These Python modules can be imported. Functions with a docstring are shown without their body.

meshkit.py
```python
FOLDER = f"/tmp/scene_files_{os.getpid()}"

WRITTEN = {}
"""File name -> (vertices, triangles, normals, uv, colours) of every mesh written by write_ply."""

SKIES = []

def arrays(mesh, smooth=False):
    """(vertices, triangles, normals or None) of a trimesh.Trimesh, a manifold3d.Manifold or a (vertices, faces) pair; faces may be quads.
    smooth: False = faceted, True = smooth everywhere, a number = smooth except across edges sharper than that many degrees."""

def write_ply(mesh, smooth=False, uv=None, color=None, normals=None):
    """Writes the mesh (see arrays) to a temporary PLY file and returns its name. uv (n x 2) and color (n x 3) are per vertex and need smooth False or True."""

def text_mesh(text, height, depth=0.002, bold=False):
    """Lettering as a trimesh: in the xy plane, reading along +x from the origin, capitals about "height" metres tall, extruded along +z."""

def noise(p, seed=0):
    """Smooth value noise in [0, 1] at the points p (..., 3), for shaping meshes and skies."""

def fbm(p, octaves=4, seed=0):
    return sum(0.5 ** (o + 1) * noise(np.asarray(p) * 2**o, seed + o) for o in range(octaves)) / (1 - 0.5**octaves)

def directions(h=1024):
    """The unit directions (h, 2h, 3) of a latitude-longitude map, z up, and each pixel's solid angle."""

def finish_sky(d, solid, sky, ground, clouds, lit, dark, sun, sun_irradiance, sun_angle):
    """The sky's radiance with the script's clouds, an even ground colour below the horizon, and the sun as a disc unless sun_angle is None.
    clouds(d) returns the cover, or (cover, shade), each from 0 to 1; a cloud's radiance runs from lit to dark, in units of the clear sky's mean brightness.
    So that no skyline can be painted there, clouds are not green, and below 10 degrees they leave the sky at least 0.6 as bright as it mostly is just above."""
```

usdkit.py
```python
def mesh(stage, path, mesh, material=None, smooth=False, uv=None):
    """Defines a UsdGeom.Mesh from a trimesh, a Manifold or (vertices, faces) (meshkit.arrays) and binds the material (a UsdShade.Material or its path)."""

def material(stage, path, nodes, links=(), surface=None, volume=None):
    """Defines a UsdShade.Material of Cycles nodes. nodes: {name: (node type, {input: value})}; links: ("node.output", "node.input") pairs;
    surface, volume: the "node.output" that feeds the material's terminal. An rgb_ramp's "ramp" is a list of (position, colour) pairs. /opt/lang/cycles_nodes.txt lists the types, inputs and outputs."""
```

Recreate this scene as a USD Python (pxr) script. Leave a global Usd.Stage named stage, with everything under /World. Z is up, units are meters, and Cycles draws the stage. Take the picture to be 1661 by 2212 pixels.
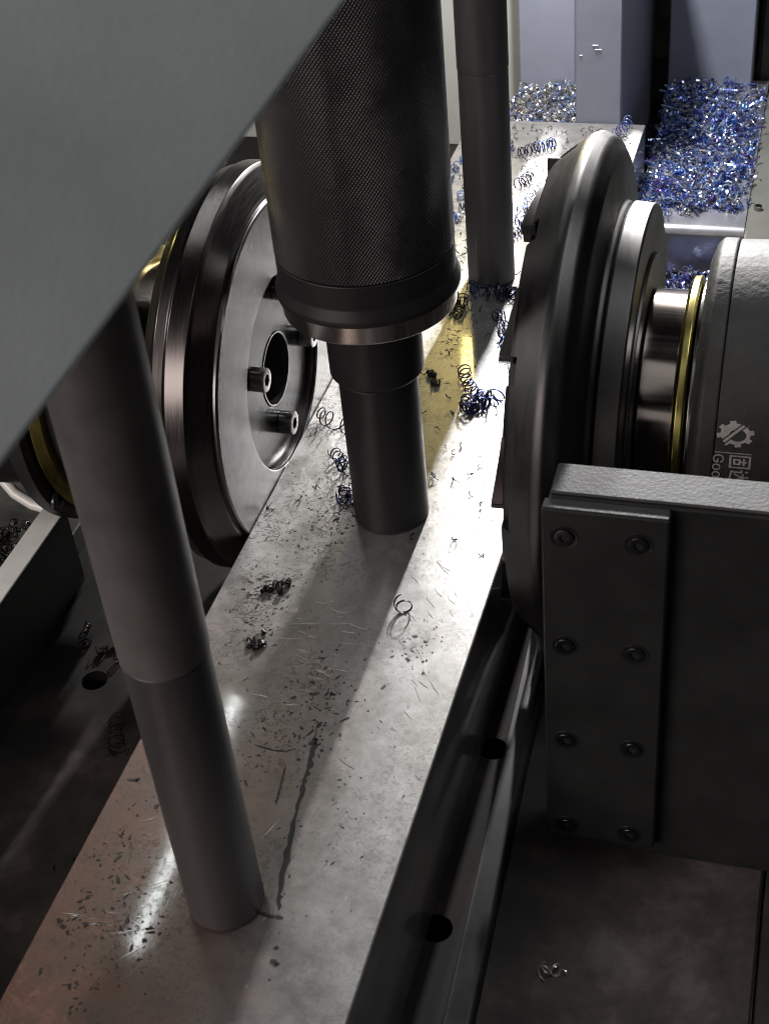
import math, numpy as np, trimesh, usdkit, meshkit, manifold3d as m3
from pxr import Usd, UsdGeom, UsdLux, UsdShade, Gf, Sdf
from shapely.geometry import Polygon

stage = Usd.Stage.CreateInMemory()
UsdGeom.SetStageUpAxis(stage, 'Z')
UsdGeom.Xform.Define(stage, '/World')
rng = np.random.default_rng(7)
PI = math.pi

# ------------------------------------------------------------------ camera
CAM = np.array([0.2303, -0.6733, 0.5608])
RIGHT, UP, BACK = np.array([.9604, .2656, -.0841]), -np.array([.1020, -.6161, -.7810]), -np.array([-.2593, .7415, -.6188])
cam = UsdGeom.Camera.Define(stage, '/World/camera')
cam.CreateHorizontalApertureAttr(36.0)
cam.CreateFocalLengthAttr(36.0 * 3090 / 1661)
cam.CreateFStopAttr(34.0)
cam.CreateFocusDistanceAttr(0.95)
cam.CreateClippingRangeAttr(Gf.Vec2f(0.02, 50))
cam.CreateExposureAttr(0.0)
cam.AddTransformOp().Set(Gf.Matrix4d(*RIGHT, 0, *UP, 0, *BACK, 0, *CAM, 1))

# ------------------------------------------------------------------ lamps and added fill lights
def lamp(name, pos, aim, w, h, power, color):
    l = UsdLux.RectLight.Define(stage, '/World/' + name)
    pos, aim = np.array(pos, float), np.array(aim, float)
    z = pos - aim; z /= np.linalg.norm(z)
    x = np.cross([0, 0, 1.0] if abs(z[2]) < .98 else [0, 1.0, 0], z); x /= np.linalg.norm(x)
    y = np.cross(z, x)
    l.AddTransformOp().Set(Gf.Matrix4d(*x, 0, *y, 0, *z, 0, *pos, 1))
    l.CreateWidthAttr(w); l.CreateHeightAttr(h)
    l.CreateIntensityAttr(power); l.CreateColorAttr(Gf.Vec3f(*color))

lamp('work_lamp', (0.012, .57, .39), (0.01, .44, 0), .016, .05, 1700, (1, .99, .99))
lamp('rear_lamp', (0.034, 1.62, .70), (0.02, -.1, 0), .03, .08, 6300, (1, .98, .97))
lamp('tube_lamp', (-.425, .453, .80), (0, .474, 0), .62, .008, 45, (.95, 1, .98))
lamp('left_lamp', (-.95, -.15, .47), (-.2, -.2, 0), .08, .08, 70, (1, .97, .93))
lamp('amber_bounce', (-.085, .63, .30), (0, .1, 0), .06, .06, 36, (1, .78, .26))  # added light, stands in for bounce off an unseen yellow surface
lamp('overhead_fill', (.60, .10, 1.5), (.1, .3, 0), .7, .5, 5.2, (.93, .96, 1))  # added overhead fill, gives the cutter tops something to reflect
lamp('front_fill', (-.9, -1.6, .8), (0, 0, .1), 1.4, .7, 7.0, (1, .89, .85))  # added warm fill from the camera side, for rods and block

# ------------------------------------------------------------------ helpers
def clean(*a): return np.array(a, float)

USED = {}
def path_for(name, parent):
    base = (parent or '/World') + '/' + name
    n = USED.get(base, -1) + 1
    USED[base] = n
    return base if n == 0 else f'{base}_{n:03d}'

BASE = {}
def thing(name, label, cat, loc=(0, 0, 0), group=None):
    p = path_for(name, None)
    x = UsdGeom.Xform.Define(stage, p)
    x.AddTranslateOp().Set(Gf.Vec3d(*map(float, loc)))
    BASE[p] = np.array(loc, float)
    data(x.GetPrim(), label, cat, group)
    return p

def data(prim, label=None, cat=None, group=None, kind=None):
    for k, v in (('label', label), ('category', cat), ('group', group), ('kind', kind)):
        if v: prim.SetCustomDataByKey(k, v)

def obj(name, mesh, mat, parent=None, smooth=35, label=None, cat=None, group=None, kind=None, uv=None, tone=None):
    """one Mesh; coordinates are given in the world and stored relative to the thing"""
    p = path_for(name, parent)
    v, f = mesh_vf(mesh)
    root = parent
    off = np.zeros(3)
    while root and root != '/World':
        if root in BASE: off = BASE[root]; break
        root = root.rsplit('/', 1)[0]
    if not parent:
        c = np.array([(v[:, 0].min() + v[:, 0].max()) / 2, (v[:, 1].min() + v[:, 1].max()) / 2, v[:, 2].min()])
        off = c
    m = usdkit.mesh(stage, p, trimesh.Trimesh(v - off, f, process=False), mat, smooth=smooth if uv is None else True, uv=uv)
    if not parent:
        UsdGeom.Xformable(m).AddTranslateOp().Set(Gf.Vec3d(*map(float, off)))
    if tone is not None:
        UsdGeom.PrimvarsAPI(m).CreatePrimvar('tone', Sdf.ValueTypeNames.FloatArray, 'vertex').Set(np.asarray(tone, np.float32).tolist())
    data(m.GetPrim(), label, cat, group, kind)
    return p

def mesh_vf(mesh):
    if hasattr(mesh, 'to_mesh'):
        q = mesh.to_mesh(); return np.array(q.vert_properties[:, :3], float), np.array(q.tri_verts)
    if isinstance(mesh, (tuple, list)):
        v, f = np.asarray(mesh[0], float), np.asarray(mesh[1], int)
        if f.shape[1] == 4: f = np.vstack([f[:, [0, 1, 2]], f[:, [0, 2, 3]]])
        return v, f
    return np.array(mesh.vertices, float), np.array(mesh.faces)

def join(ms):
    vs, fs, n = [], [], 0
    for m in ms:
        v, f = mesh_vf(m); vs.append(v); fs.append(f + n); n += len(v)
    return np.vstack(vs), np.vstack(fs)

def man(mesh):
    v, f = mesh_vf(mesh)
    return m3.Manifold(m3.Mesh(np.asarray(v, np.float32), np.asarray(f, np.uint32)))

def rev(profile, axis='z', center=(0, 0, 0), n=96, closed=False):
    """solid of revolution of (t, radius) points; t along the axis. Radius 0 ends are poles."""
    pr = [(float(a), float(b)) for a, b in profile]
    th = np.arange(n) * 2 * PI / n
    v, rings = [], []
    for t, r in pr:
        if r < 1e-9:
            rings.append([len(v)]); v.append((t, 0, 0))
        else:
            rings.append(list(range(len(v), len(v) + n)))
            v += [(t, r * math.cos(a), r * math.sin(a)) for a in th]
    f = []
    pairs = list(zip(rings[:-1], rings[1:])) + ([(rings[-1], rings[0])] if closed else [])
    for A, B in pairs:
        for i in range(n):
            j = (i + 1) % n
            if len(A) == 1 and len(B) == 1: continue
            if len(A) == 1: f.append((A[0], B[j], B[i]))
            elif len(B) == 1: f.append((A[i], A[j], B[0]))
            else: f += [(A[i], A[j], B[j]), (A[i], B[j], B[i])]
    v = np.array(v); f = np.array(f)
    t3 = trimesh.Trimesh(v, f, process=False)
    if t3.volume < 0: f = f[:, ::-1]
    if axis == 'z': v = v[:, [1, 2, 0]]
    elif axis == 'y': v = v[:, [2, 0, 1]]
    return v + np.array(center), f

def rounded(profile, r=.0008):
    """chamfers the corners of an open profile so edges catch light"""
    p = [np.array(q, float) for q in profile]; out = [p[0]]
    for a, b, c in zip(p[:-2], p[1:-1], p[2:]):
        d1, d2 = a - b, c - b; l1, l2 = np.linalg.norm(d1), np.linalg.norm(d2)
        cosang = d1 @ d2 / max(l1 * l2, 1e-12)
        if cosang < -.985: out.append(b); continue
        q = min(r, l1 * .35, l2 * .35)
        p0, p1 = b + d1 / l1 * q, b + d2 / l2 * q
        for s in (0, .33, .67, 1): out.append((1 - s) ** 2 * p0 + 2 * s * (1 - s) * b + s * s * p1)
    out.append(p[-1]); return out

def cbox(lo, hi, r=.001):
    """box with chamfered edges"""
    lo, hi = np.minimum(lo, hi).astype(float), np.maximum(lo, hi).astype(float)
    pts = []
    for sx in (0, 1):
        for sy in (0, 1):
            for sz in (0, 1):
                c = np.where([sx, sy, sz], hi, lo); s = np.where([sx, sy, sz], -1, 1) * r
                for k in range(3):
                    q = c + s; q[k] = c[k]; pts.append(q)
    return trimesh.convex.convex_hull(np.array(pts))

def tube(pts, rad, sides=3, twist=None):
    p = np.asarray(pts, float); t = np.gradient(p, axis=0); t /= np.linalg.norm(t, axis=1, keepdims=True) + 1e-12
    a = np.cross(t, [0.13, .2, .97]); a /= np.linalg.norm(a, axis=1, keepdims=True) + 1e-12
    b = np.cross(t, a); an = np.arange(sides) * 2 * PI / sides
    r = np.broadcast_to(rad, (len(p), 2)) if np.ndim(rad) else np.full((len(p), 2), rad)
    v = p[:, None] + r[:, None, :1] * np.cos(an)[None, :, None] * a[:, None] + r[:, None, 1:] * np.sin(an)[None, :, None] * b[:, None]
    i, j = np.meshgrid(np.arange(len(p) - 1), np.arange(sides), indexing='ij')
    q = np.stack([i * sides + j, i * sides + (j + 1) % sides, (i + 1) * sides + (j + 1) % sides, (i + 1) * sides + j], -1).reshape(-1, 4)
    f = np.vstack([q[:, [0, 1, 2]], q[:, [0, 2, 3]]])
    cap = [[0, k + 1, k] for k in range(1, sides - 1)]; e = (len(p) - 1) * sides
    cap2 = [[e, e + k, e + k + 1] for k in range(1, sides - 1)]
    return v.reshape(-1, 3), np.vstack([f, cap, cap2])

# ------------------------------------------------------------------ materials
LK = '/World/Looks'
UsdGeom.Scope.Define(stage, LK)
def mat(name, nodes, links=(), surface='p.BSDF'):
    return usdkit.material(stage, f'{LK}/{name}', nodes, links, surface=surface)

def metal(name, col, rough=.3, metallic=1.0, var=.12, scale=60, bump=.0, bscale=400, stretch=(1, 1, 1), aniso=0, axis=None, coat=0, rvar=.12):
    n = {'g': ('texture_coordinate', {}), 'm': ('mapping', {'scale': stretch}),
         'n': ('noise_texture', {'scale': scale, 'detail': 5.0, 'roughness': .6}),
         'c': ('rgb_ramp', {'ramp': [(.3, tuple(c * (1 - var) for c in col)), (.7, tuple(min(1, c * (1 + var)) for c in col))]}),
         'r': ('map_range', {'from_min': .3, 'from_max': .7, 'to_min': max(.03, rough - rvar * rough), 'to_max': rough + rvar * rough}),
         'p': ('principled_bsdf', {'metallic': metallic, 'coat_weight': coat, 'coat_roughness': .1})}
    l = [('g.object', 'm.vector'), ('m.vector', 'n.vector'), ('n.fac', 'c.fac'), ('n.fac', 'r.value'), ('c.color', 'p.base_color'), ('r.result', 'p.roughness')]
    if bump:
        n['bn'] = ('noise_texture', {'scale': bscale, 'detail': 3.0}); n['b'] = ('bump', {'strength': 1.0, 'distance': bump})
        l += [('m.vector', 'bn.vector'), ('bn.fac', 'b.height'), ('b.normal', 'p.normal')]
    if aniso:
        n['t'] = ('tangent', {'direction_type': 'radial', 'axis': axis or 'x'})
        n['p'][1]['anisotropic'] = aniso
        l += [('t.tangent', 'p.tangent')]
    return mat(name, n, l)

M = {}
M['rod'] = metal('black_oxide_steel', (.120, .111, .109), .5, .4, .22, 30, .00006, 900)
M['rod_tip'] = metal('dark_ground_steel', (.080, .076, .079), .46, .5, .2, 30, .00005, 800, (1, 1, .15))
M['black'] = metal('black_collar_steel', (.027, .026, .027), .42, .5, .1, 30)
M['chrome'] = metal('bright_turned_ring', (.68, .63, .61), .22, 1, .25, 120, stretch=(1, 1, .02))
M['cutter'] = metal('satin_cutter_steel', (.088, .086, .084), .43, 1, .08, 40, .00003, 1200, (6, 1, 1))
M['cutter_face'] = metal('turned_cutter_face', (.25, .246, .243), .24, 1, .05, 40, aniso=.75, axis='x')
M['recess'] = metal('turned_recess', (.06, .06, .06), .22, 1, .05, 40, aniso=.7, axis='x')
M['cutter_rim'] = metal('dark_cutter_rim', (.105, .095, .092), .28, 1, .12, 50, stretch=(25, 1, 1))
M['insert'] = metal('dark_carbide', (.06, .055, .06), .3, .8, .1, 60)
M['bolt'] = metal('bright_bolt_steel', (.33, .33, .325), .22, 1, .05, 60)
M['bolt_bright'] = metal('bright_scratch', (.75, .75, .74), .25, .8, .05, 60)
M['dark_bolt'] = metal('dark_bolt_steel', (.07, .07, .075), .3, .9, .1, 60)
M['shaft'] = metal('polished_shaft', (.42, .36, .33), .14, 1, .12, 90, stretch=(.05, 4, 4))
M['brass'] = metal('yellow_passivated_ring', (.62, .52, .17), .25, 1, .18, 40, stretch=(10, 1, 1))
M['bed'] = metal('dark_machine_bed', (.055, .052, .05), .32, .75, .35, 14, .00008, 500)
M['pale_metal'] = metal('pale_painted_ledge', (.85, .85, .81), .42, .1, .07, 60, .00005, 500)
M['trench'] = metal('dark_trench_wall', (.02, .022, .022), .5, .2, .2, 30)
M['grey_wall'] = metal('pale_grey_sheet', (.42, .43, .40), .5, .1, .06, 20, .00004, 300)
M['ledge'] = metal('olive_grey_sheet', (.15, .15, .135), .5, .1, .1, 20)
M['dark_wall'] = metal('dark_oily_casting', (.05, .048, .043), .4, .3, .5, 30, .0008, 60)
M['column'] = metal('blue_grey_paint', (.21, .225, .28), .42, .0, .05, 40, .00008, 700)
M['scuff'] = metal('bare_scuff', (.8, .8, .82), .3, .6, .05, 60)
M['tray'] = metal('bright_sheet_steel', (.55, .55, .60), .3, .8, .12, 30, .00006, 300)
M['panel'] = metal('grey_powder_coat', (.47, .495, .495), .45, .0, .17, 9, .0001, 700)
M['ink'] = metal('grey_print', (.5, .45, .42), .6, 0, .25, 300)
M['stain'] = metal('black_grease', (.018, .015, .013), .45, 0, .3, 300)

def cast_iron(name, col, rough, bump, bscale, spark=0.0, metallic=.3):
    n = {'g': ('texture_coordinate', {}), 'v': ('noise_texture', {'scale': bscale, 'detail': 3.0, 'roughness': .6}),
         'b': ('bump', {'strength': 1.0, 'distance': bump}),
         'n': ('noise_texture', {'scale': 40, 'detail': 4.0}),
         'c': ('rgb_ramp', {'ramp': [(.3, tuple(c * .75 for c in col)), (.7, tuple(c * 1.25 for c in col))]}),
         'p': ('principled_bsdf', {'metallic': metallic, 'roughness': rough})}
    l = [('g.object', 'v.vector'), ('g.object', 'n.vector'), ('v.fac', 'b.height'), ('b.normal', 'p.normal'), ('n.fac', 'c.fac'), ('c.color', 'p.base_color')]
    return mat(name, n, l)
M['motor'] = cast_iron('hammered_motor_casting', (.038, .037, .0345), .6, .0008, 110, metallic=0)
M['block'] = cast_iron('dark_block_paint', (.028, .030, .030), .45, .00012, 420, metallic=.2)
M['block_top'] = cast_iron('milled_cast_top', (.055, .055, .055), .6, .0003, 520, metallic=.1)

# the steel bar: ground steel, scratched and mottled, reddish oxide towards its near left end
def bar_material():
    n = {'g': ('texture_coordinate', {}), 'xyz': ('separate_xyz', {}),
         # broad mottling
         'n1': ('noise_texture', {'scale': 48, 'detail': 9.0, 'roughness': .74}),
         'c1': ('rgb_ramp', {'ramp': [(.30, (.25, .245, .237)), (.5, (.33, .325, .317)), (.70, (.41, .405, .40))]}),
         # dark worm-like grime
         'n2': ('noise_texture', {'scale': 300, 'detail': 6.0, 'roughness': .66, 'distortion': 1.2}),
         'k2': ('map_range', {'from_min': .50, 'from_max': .585, 'to_min': 0, 'to_max': 1, 'clamp': True}),
         'n3': ('noise_texture', {'scale': 22, 'detail': 6.0, 'roughness': .65}),
         'k3': ('map_range', {'from_min': .36, 'from_max': .58, 'to_min': 0.15, 'to_max': 1, 'clamp': True}),
         'x3': ('map_range', {'from_min': -.05, 'from_max': .03, 'to_min': 1.0, 'to_max': .35, 'clamp': True}),
         'k4': ('math', {'math_type': 'multiply'}), 'k5': ('math', {'math_type': 'multiply'}),
         'grime': ('mix', {'mix_type': 'mix', 'color2': (.07, .06, .055)}),
         # oxide
         'xn': ('math', {'math_type': 'multiply_add', 'value2': -9.0, 'value3': -.52}),
         'yn': ('math', {'math_type': 'multiply_add', 'value2': -4.0, 'value3': -.75}),
         'ox': ('math', {'math_type': 'add'}), 'ox2': ('math', {'math_type': 'add'}), 'oxn': ('map_range', {'from_min': .3, 'from_max': .7, 'to_min': -.7, 'to_max': .7}),
         'oxk': ('map_range', {'from_min': 0, 'from_max': 1.3, 'to_min': 0, 'to_max': .8, 'clamp': True}),
         'oxc': ('mix', {'mix_type': 'mix', 'color2': (.33, .205, .165)}),
         # brown shade of the rods' shadow band, painted into the near half
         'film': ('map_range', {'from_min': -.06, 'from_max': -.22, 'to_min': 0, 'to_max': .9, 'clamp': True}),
         'shadex': ('map_range', {'from_min': .045, 'from_max': .0, 'to_min': .12, 'to_max': 1, 'clamp': True}), 'shadek': ('math', {'math_type': 'multiply'}),
         'shadec': ('mix', {'mix_type': 'multiply', 'color2': (.56, .43, .36)}),
         # scratches: stretched noise in two directions
         'm1': ('mapping', {'rotation': (0, 0, .62), 'scale': (2300, 45, 1)}), 's1': ('noise_texture', {'scale': 1.0, 'detail': 2.0}),
         'm2': ('mapping', {'rotation': (0, 0, -.9), 'scale': (2200, 75, 1)}), 's2': ('noise_texture', {'scale': 1.0, 'detail': 2.0}),
         'q1': ('map_range', {'from_min': .74, 'from_max': .80, 'to_min': 0, 'to_max': 1, 'clamp': True}),
         'q2': ('map_range', {'from_min': .74, 'from_max': .80, 'to_min': 0, 'to_max': 1, 'clamp': True}),
         'q': ('math', {'math_type': 'maximum'}),
         'sc': ('mix', {'mix_type': 'mix', 'color2': (.85, .85, .84)}), 'qs': ('math', {'math_type': 'multiply', 'value2': .8}),
         'fine': ('noise_texture', {'scale': 900, 'detail': 3.0, 'distortion': 1.0}),
         'h': ('math', {'math_type': 'multiply_add', 'value2': .8}),
         'b': ('bump', {'strength': 1.0, 'distance': .00008}),
         'r': ('map_range', {'from_min': .35, 'from_max': .65, 'to_min': .36, 'to_max': .44}),
         'gm': ('math', {'math_type': 'multiply_add', 'value2': -.75, 'value3': .80}), 'gc': ('math', {'math_type': 'multiply_add', 'value2': -.85, 'value3': .9}),
         'p': ('principled_bsdf', {'metallic': .8, 'roughness': .40, 'coat_weight': .9, 'coat_roughness': .07})}
    l = [('g.object', 'xyz.vector')] + [('g.object', f'{k}.vector') for k in ('n1', 'n2', 'n3', 'm1', 'm2', 'fine')]
    l += [('n1.fac', 'c1.fac'), ('n2.fac', 'k2.value'), ('n3.fac', 'k3.value'), ('xyz.x', 'x3.value'), ('k2.result', 'k4.value1'), ('k3.result', 'k4.value2'),
          ('k4.value', 'k5.value1'), ('x3.result', 'k5.value2'), ('k5.value', 'grime.fac'), ('k5.value', 'gm.value1'), ('k5.value', 'gc.value1'), ('gm.value', 'p.metallic'), ('gc.value', 'p.coat_weight'), ('c1.color', 'grime.color1'),
          ('xyz.x', 'xn.value1'), ('xyz.y', 'yn.value1'), ('xn.value', 'ox.value1'), ('yn.value', 'ox.value2'), ('n1.fac', 'oxn.value'), ('ox.value', 'ox2.value1'), ('oxn.result', 'ox2.value2'),
          ('ox2.value', 'oxk.value'), ('oxk.result', 'oxc.fac'), ('grime.color', 'oxc.color1'),
          ('xyz.y', 'film.value'), ('xyz.x', 'shadex.value'), ('film.result', 'shadek.value1'), ('shadex.result', 'shadek.value2'), ('shadek.value', 'shadec.fac'), ('oxc.color', 'shadec.color1'),
          ('m1.vector', 's1.vector'), ('m2.vector', 's2.vector'), ('s1.fac', 'q1.value'), ('s2.fac', 'q2.value'), ('q1.result', 'q.value1'), ('q2.result', 'q.value2'),
          ('q.value', 'qs.value1'), ('qs.value', 'sc.fac'), ('shadec.color', 'sc.color1'), ('sc.color', 'p.base_color'),
          ('fine.fac', 'h.value1'), ('q.value', 'h.value3'), ('h.value', 'b.height'), ('b.normal', 'p.normal'), ('n1.fac', 'r.value'), ('r.result', 'p.roughness')]
    return mat('scratched_ground_steel', n, l)
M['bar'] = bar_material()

def bed_material(name='oily_bed_steel', ramp=((.32, (.005, .005, .005)), (.5, (.010, .0095, .009)), (.62, (.024, .019, .017)), (.75, (.06, .052, .046)))):
    n = {'g': ('texture_coordinate', {}), 'n': ('noise_texture', {'scale': 9, 'detail': 8.0, 'roughness': .68, 'distortion': .15}),
         'c': ('rgb_ramp', {'ramp': list(ramp)}),
         'r': ('map_range', {'from_min': .3, 'from_max': .7, 'to_min': .55, 'to_max': .8}),
         'n2': ('noise_texture', {'scale': 350, 'detail': 3.0}), 'b': ('bump', {'strength': 1.0, 'distance': .0001}),
         'p': ('principled_bsdf', {'metallic': .0, 'specular_ior_level': .14})}
    l = [('g.object', 'n.vector'), ('g.object', 'n2.vector'), ('n.fac', 'c.fac'), ('c.color', 'p.base_color'), ('n.fac', 'r.value'), ('r.result', 'p.roughness'), ('n2.fac', 'b.height'), ('b.normal', 'p.normal')]
    return mat(name, n, l)
M['bed'] = bed_material()
M['deck'] = bed_material('brown_stained_deck', ((.34, (.030, .028, .027)), (.5, (.050, .046, .043)), (.60, (.088, .074, .066)), (.72, (.17, .15, .135))))

def knurl_material():
    # st: u around (0..1), v metres along; diamond relief
    n = {'a': ('attribute', {'attribute': 'st'}), 'x': ('separate_xyz', {}),
         'u1': ('math', {'math_type': 'multiply', 'value2': 2 * PI * 80}), 'v1': ('math', {'math_type': 'multiply', 'value2': 2 * PI * 200}),
         's': ('math', {'math_type': 'add'}), 'd': ('math', {'math_type': 'subtract'}),
         'ss': ('math', {'math_type': 'sine'}), 'ds': ('math', {'math_type': 'sine'}),
         'sa': ('math', {'math_type': 'absolute'}), 'da': ('math', {'math_type': 'absolute'}), 'm': ('math', {'math_type': 'minimum'}),
         'b': ('bump', {'strength': 1.0, 'distance': .0006}), 'tc': ('texture_coordinate', {}), 'gn': ('noise_texture', {'scale': 22, 'detail': 5.0, 'roughness': .65}), 'gk': ('map_range', {'from_min': .35, 'from_max': .65, 'to_min': .45, 'to_max': 1.1}), 'cm': ('math', {'math_type': 'multiply'}),
         'c': ('rgb_ramp', {'ramp': [(0, (.022, .020, .021)), (.7, (.055, .051, .053))]}),
         'p': ('principled_bsdf', {'metallic': .5, 'roughness': .40})}
    l = [('a.vector', 'x.vector'), ('x.x', 'u1.value1'), ('x.y', 'v1.value1'), ('u1.value', 's.value1'), ('v1.value', 's.value2'), ('u1.value', 'd.value1'), ('v1.value', 'd.value2'),
         ('s.value', 'ss.value1'), ('d.value', 'ds.value1'), ('ss.value', 'sa.value1'), ('ds.value', 'da.value1'), ('sa.value', 'm.value1'), ('da.value', 'm.value2'),
         ('b.normal', 'p.normal'), ('tc.object', 'gn.vector'), ('gn.fac', 'gk.value'), ('m.value', 'cm.value1'), ('gk.result', 'cm.value2'), ('cm.value', 'b.height'), ('cm.value', 'c.fac'), ('c.color', 'p.base_color')]
    return mat('knurled_black_steel', n, l)
M['knurl'] = knurl_material()

def chip_material(name, stops, rough=.24):
    n = {'g': ('attribute', {'attribute': 'tone'}), 't': ('texture_coordinate', {}), 'n': ('noise_texture', {'scale': 90, 'detail': 2.0}),
         'a': ('math', {'math_type': 'multiply_add', 'value2': .75, 'value3': 0}), 'b': ('map_range', {'from_min': .3, 'from_max': .7, 'to_min': 0, 'to_max': .3}),
         'c': ('rgb_ramp', {'ramp': stops}), 'p': ('principled_bsdf', {'metallic': .7, 'roughness': rough})}
    l = [('g.fac', 'a.value1'), ('t.object', 'n.vector'), ('n.fac', 'b.value'), ('b.result', 'a.value3'), ('a.value', 'c.fac'), ('c.color', 'p.base_color')]
    return mat(name, n, l)
M['chip_blue'] = chip_material('blue_tempered_chip', [(0, (.012, .014, .03)), (.15, (.04, .10, .45)), (.24, (.20, .38, .80)), (.33, (.55, .57, .62)), (.42, (.05, .05, .10)), (.50, (.16, .10, .42)), (.60, (.10, .22, .62)), (.70, (.62, .63, .66)), (.78, (.06, .06, .10)), (.86, (.25, .40, .70)), (.93, (.6, .52, .38)), (1, (.85, .87, .9))])
M['chip_grey'] = chip_material('mixed_tempered_chip', [(0, (.05, .05, .07)), (.25, (.30, .30, .31)), (.42, (.14, .24, .55)), (.55, (.6, .6, .62)), (.7, (.12, .12, .15)), (.85, (.55, .49, .40)), (1, (.8, .8, .82))])
M['chip_dark'] = chip_material('dark_blue_chip', [(0, (.010, .010, .022)), (.5, (.014, .016, .06)), (.85, (.03, .06, .24)), (1, (.03, .015, .08))], .3)
M['chip_black'] = chip_material('black_chip', [(0, (.01, .01, .01)), (1, (.04, .035, .03))], .4)

# ------------------------------------------------------------------ setting: the machine bed
ZB = -.095
def bed_top():
    b = m3.Manifold.cube([.62, 2.1, .06]).translate([-.52, -.9, ZB - .06])
    for x, y in ((-.1875, -.092), (-.1875, .30), (.083, -.100), (.080, -.232)):
        b = b - m3.Manifold.cylinder(.05, .0088, .0088, 40).translate([x, y, ZB - .035])
    return b
obj('machine_bed', bed_top(), M['bed'], kind='structure', label='dark oily steel bed of the machine under the bar', cat='machine bed')
# the right part of the bed lies a little lower behind a bright worn edge
def bed_right():
    c, s = math.cos(.036), math.sin(.036)
    prof = [(-.0065, .0004)]
    for k in range(9):
        a = PI / 2 - PI / 2 * k / 8 * .9
        prof.append((.004 + .005 * math.cos(a), .0004 - .005 + .005 * math.sin(a)))
    prof += [(.018, -.0105), (.018, -.06), (-.0065, -.06)]
    poly = Polygon(prof).buffer(0)
    e = trimesh.creation.extrude_polygon(poly, 1.3, engine='earcut')
    v = np.array(e.vertices)
    w = np.stack([.0952 + v[:, 0], -.75 + v[:, 2], ZB + v[:, 1]], 1)
    w[:, 0] += -.036 * (w[:, 1] + .05)
    return w, np.array(e.faces)[:, ::-1]
M['edge'] = metal('worn_bed_edge', (.030, .029, .028), .42, .5, .3, 40)
obj('bed_edge', bed_right(), M['edge'], kind='structure', label='rounded worn edge strip along the bed right of the bar', cat='bed edge')
obj('side_deck', cbox((.105, -.9, ZB - .06), (.2462, 1.2, ZB - .0035), .001), M['deck'], kind='structure', label='dark brown stained deck under the slotted block', cat='deck')
obj('outer_deck', cbox((.2478, -.9, ZB - .06), (.62, 1.2, ZB - .0031), .0012), M['deck'], kind='structure', label='outer strip of dark deck beyond the thin highlight strip', cat='deck')

# ------------------------------------------------------------------ steel bar
def bar_mesh():
    m = cbox((-.0835, -.75, ZB), (.0765, .597, 0), .0007)
    v, f = trimesh.remesh.subdivide_to_size(m.vertices, m.faces, .03)[:2]
    v = np.array(v)
    k = (v[:, 0] > 0)
    v[k, 0] += .0055 * np.clip((v[k, 1] + .13) / .7, -.3, 1)
    return v, f
bar = thing('steel_bar', 'long scratched bare steel bar lying between the two milling cutters', 'steel bar', (0, 0, ZB))
BARX = 0
pb = obj('bar_body', bar_mesh(), M['bar'], bar, smooth=20)

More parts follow.
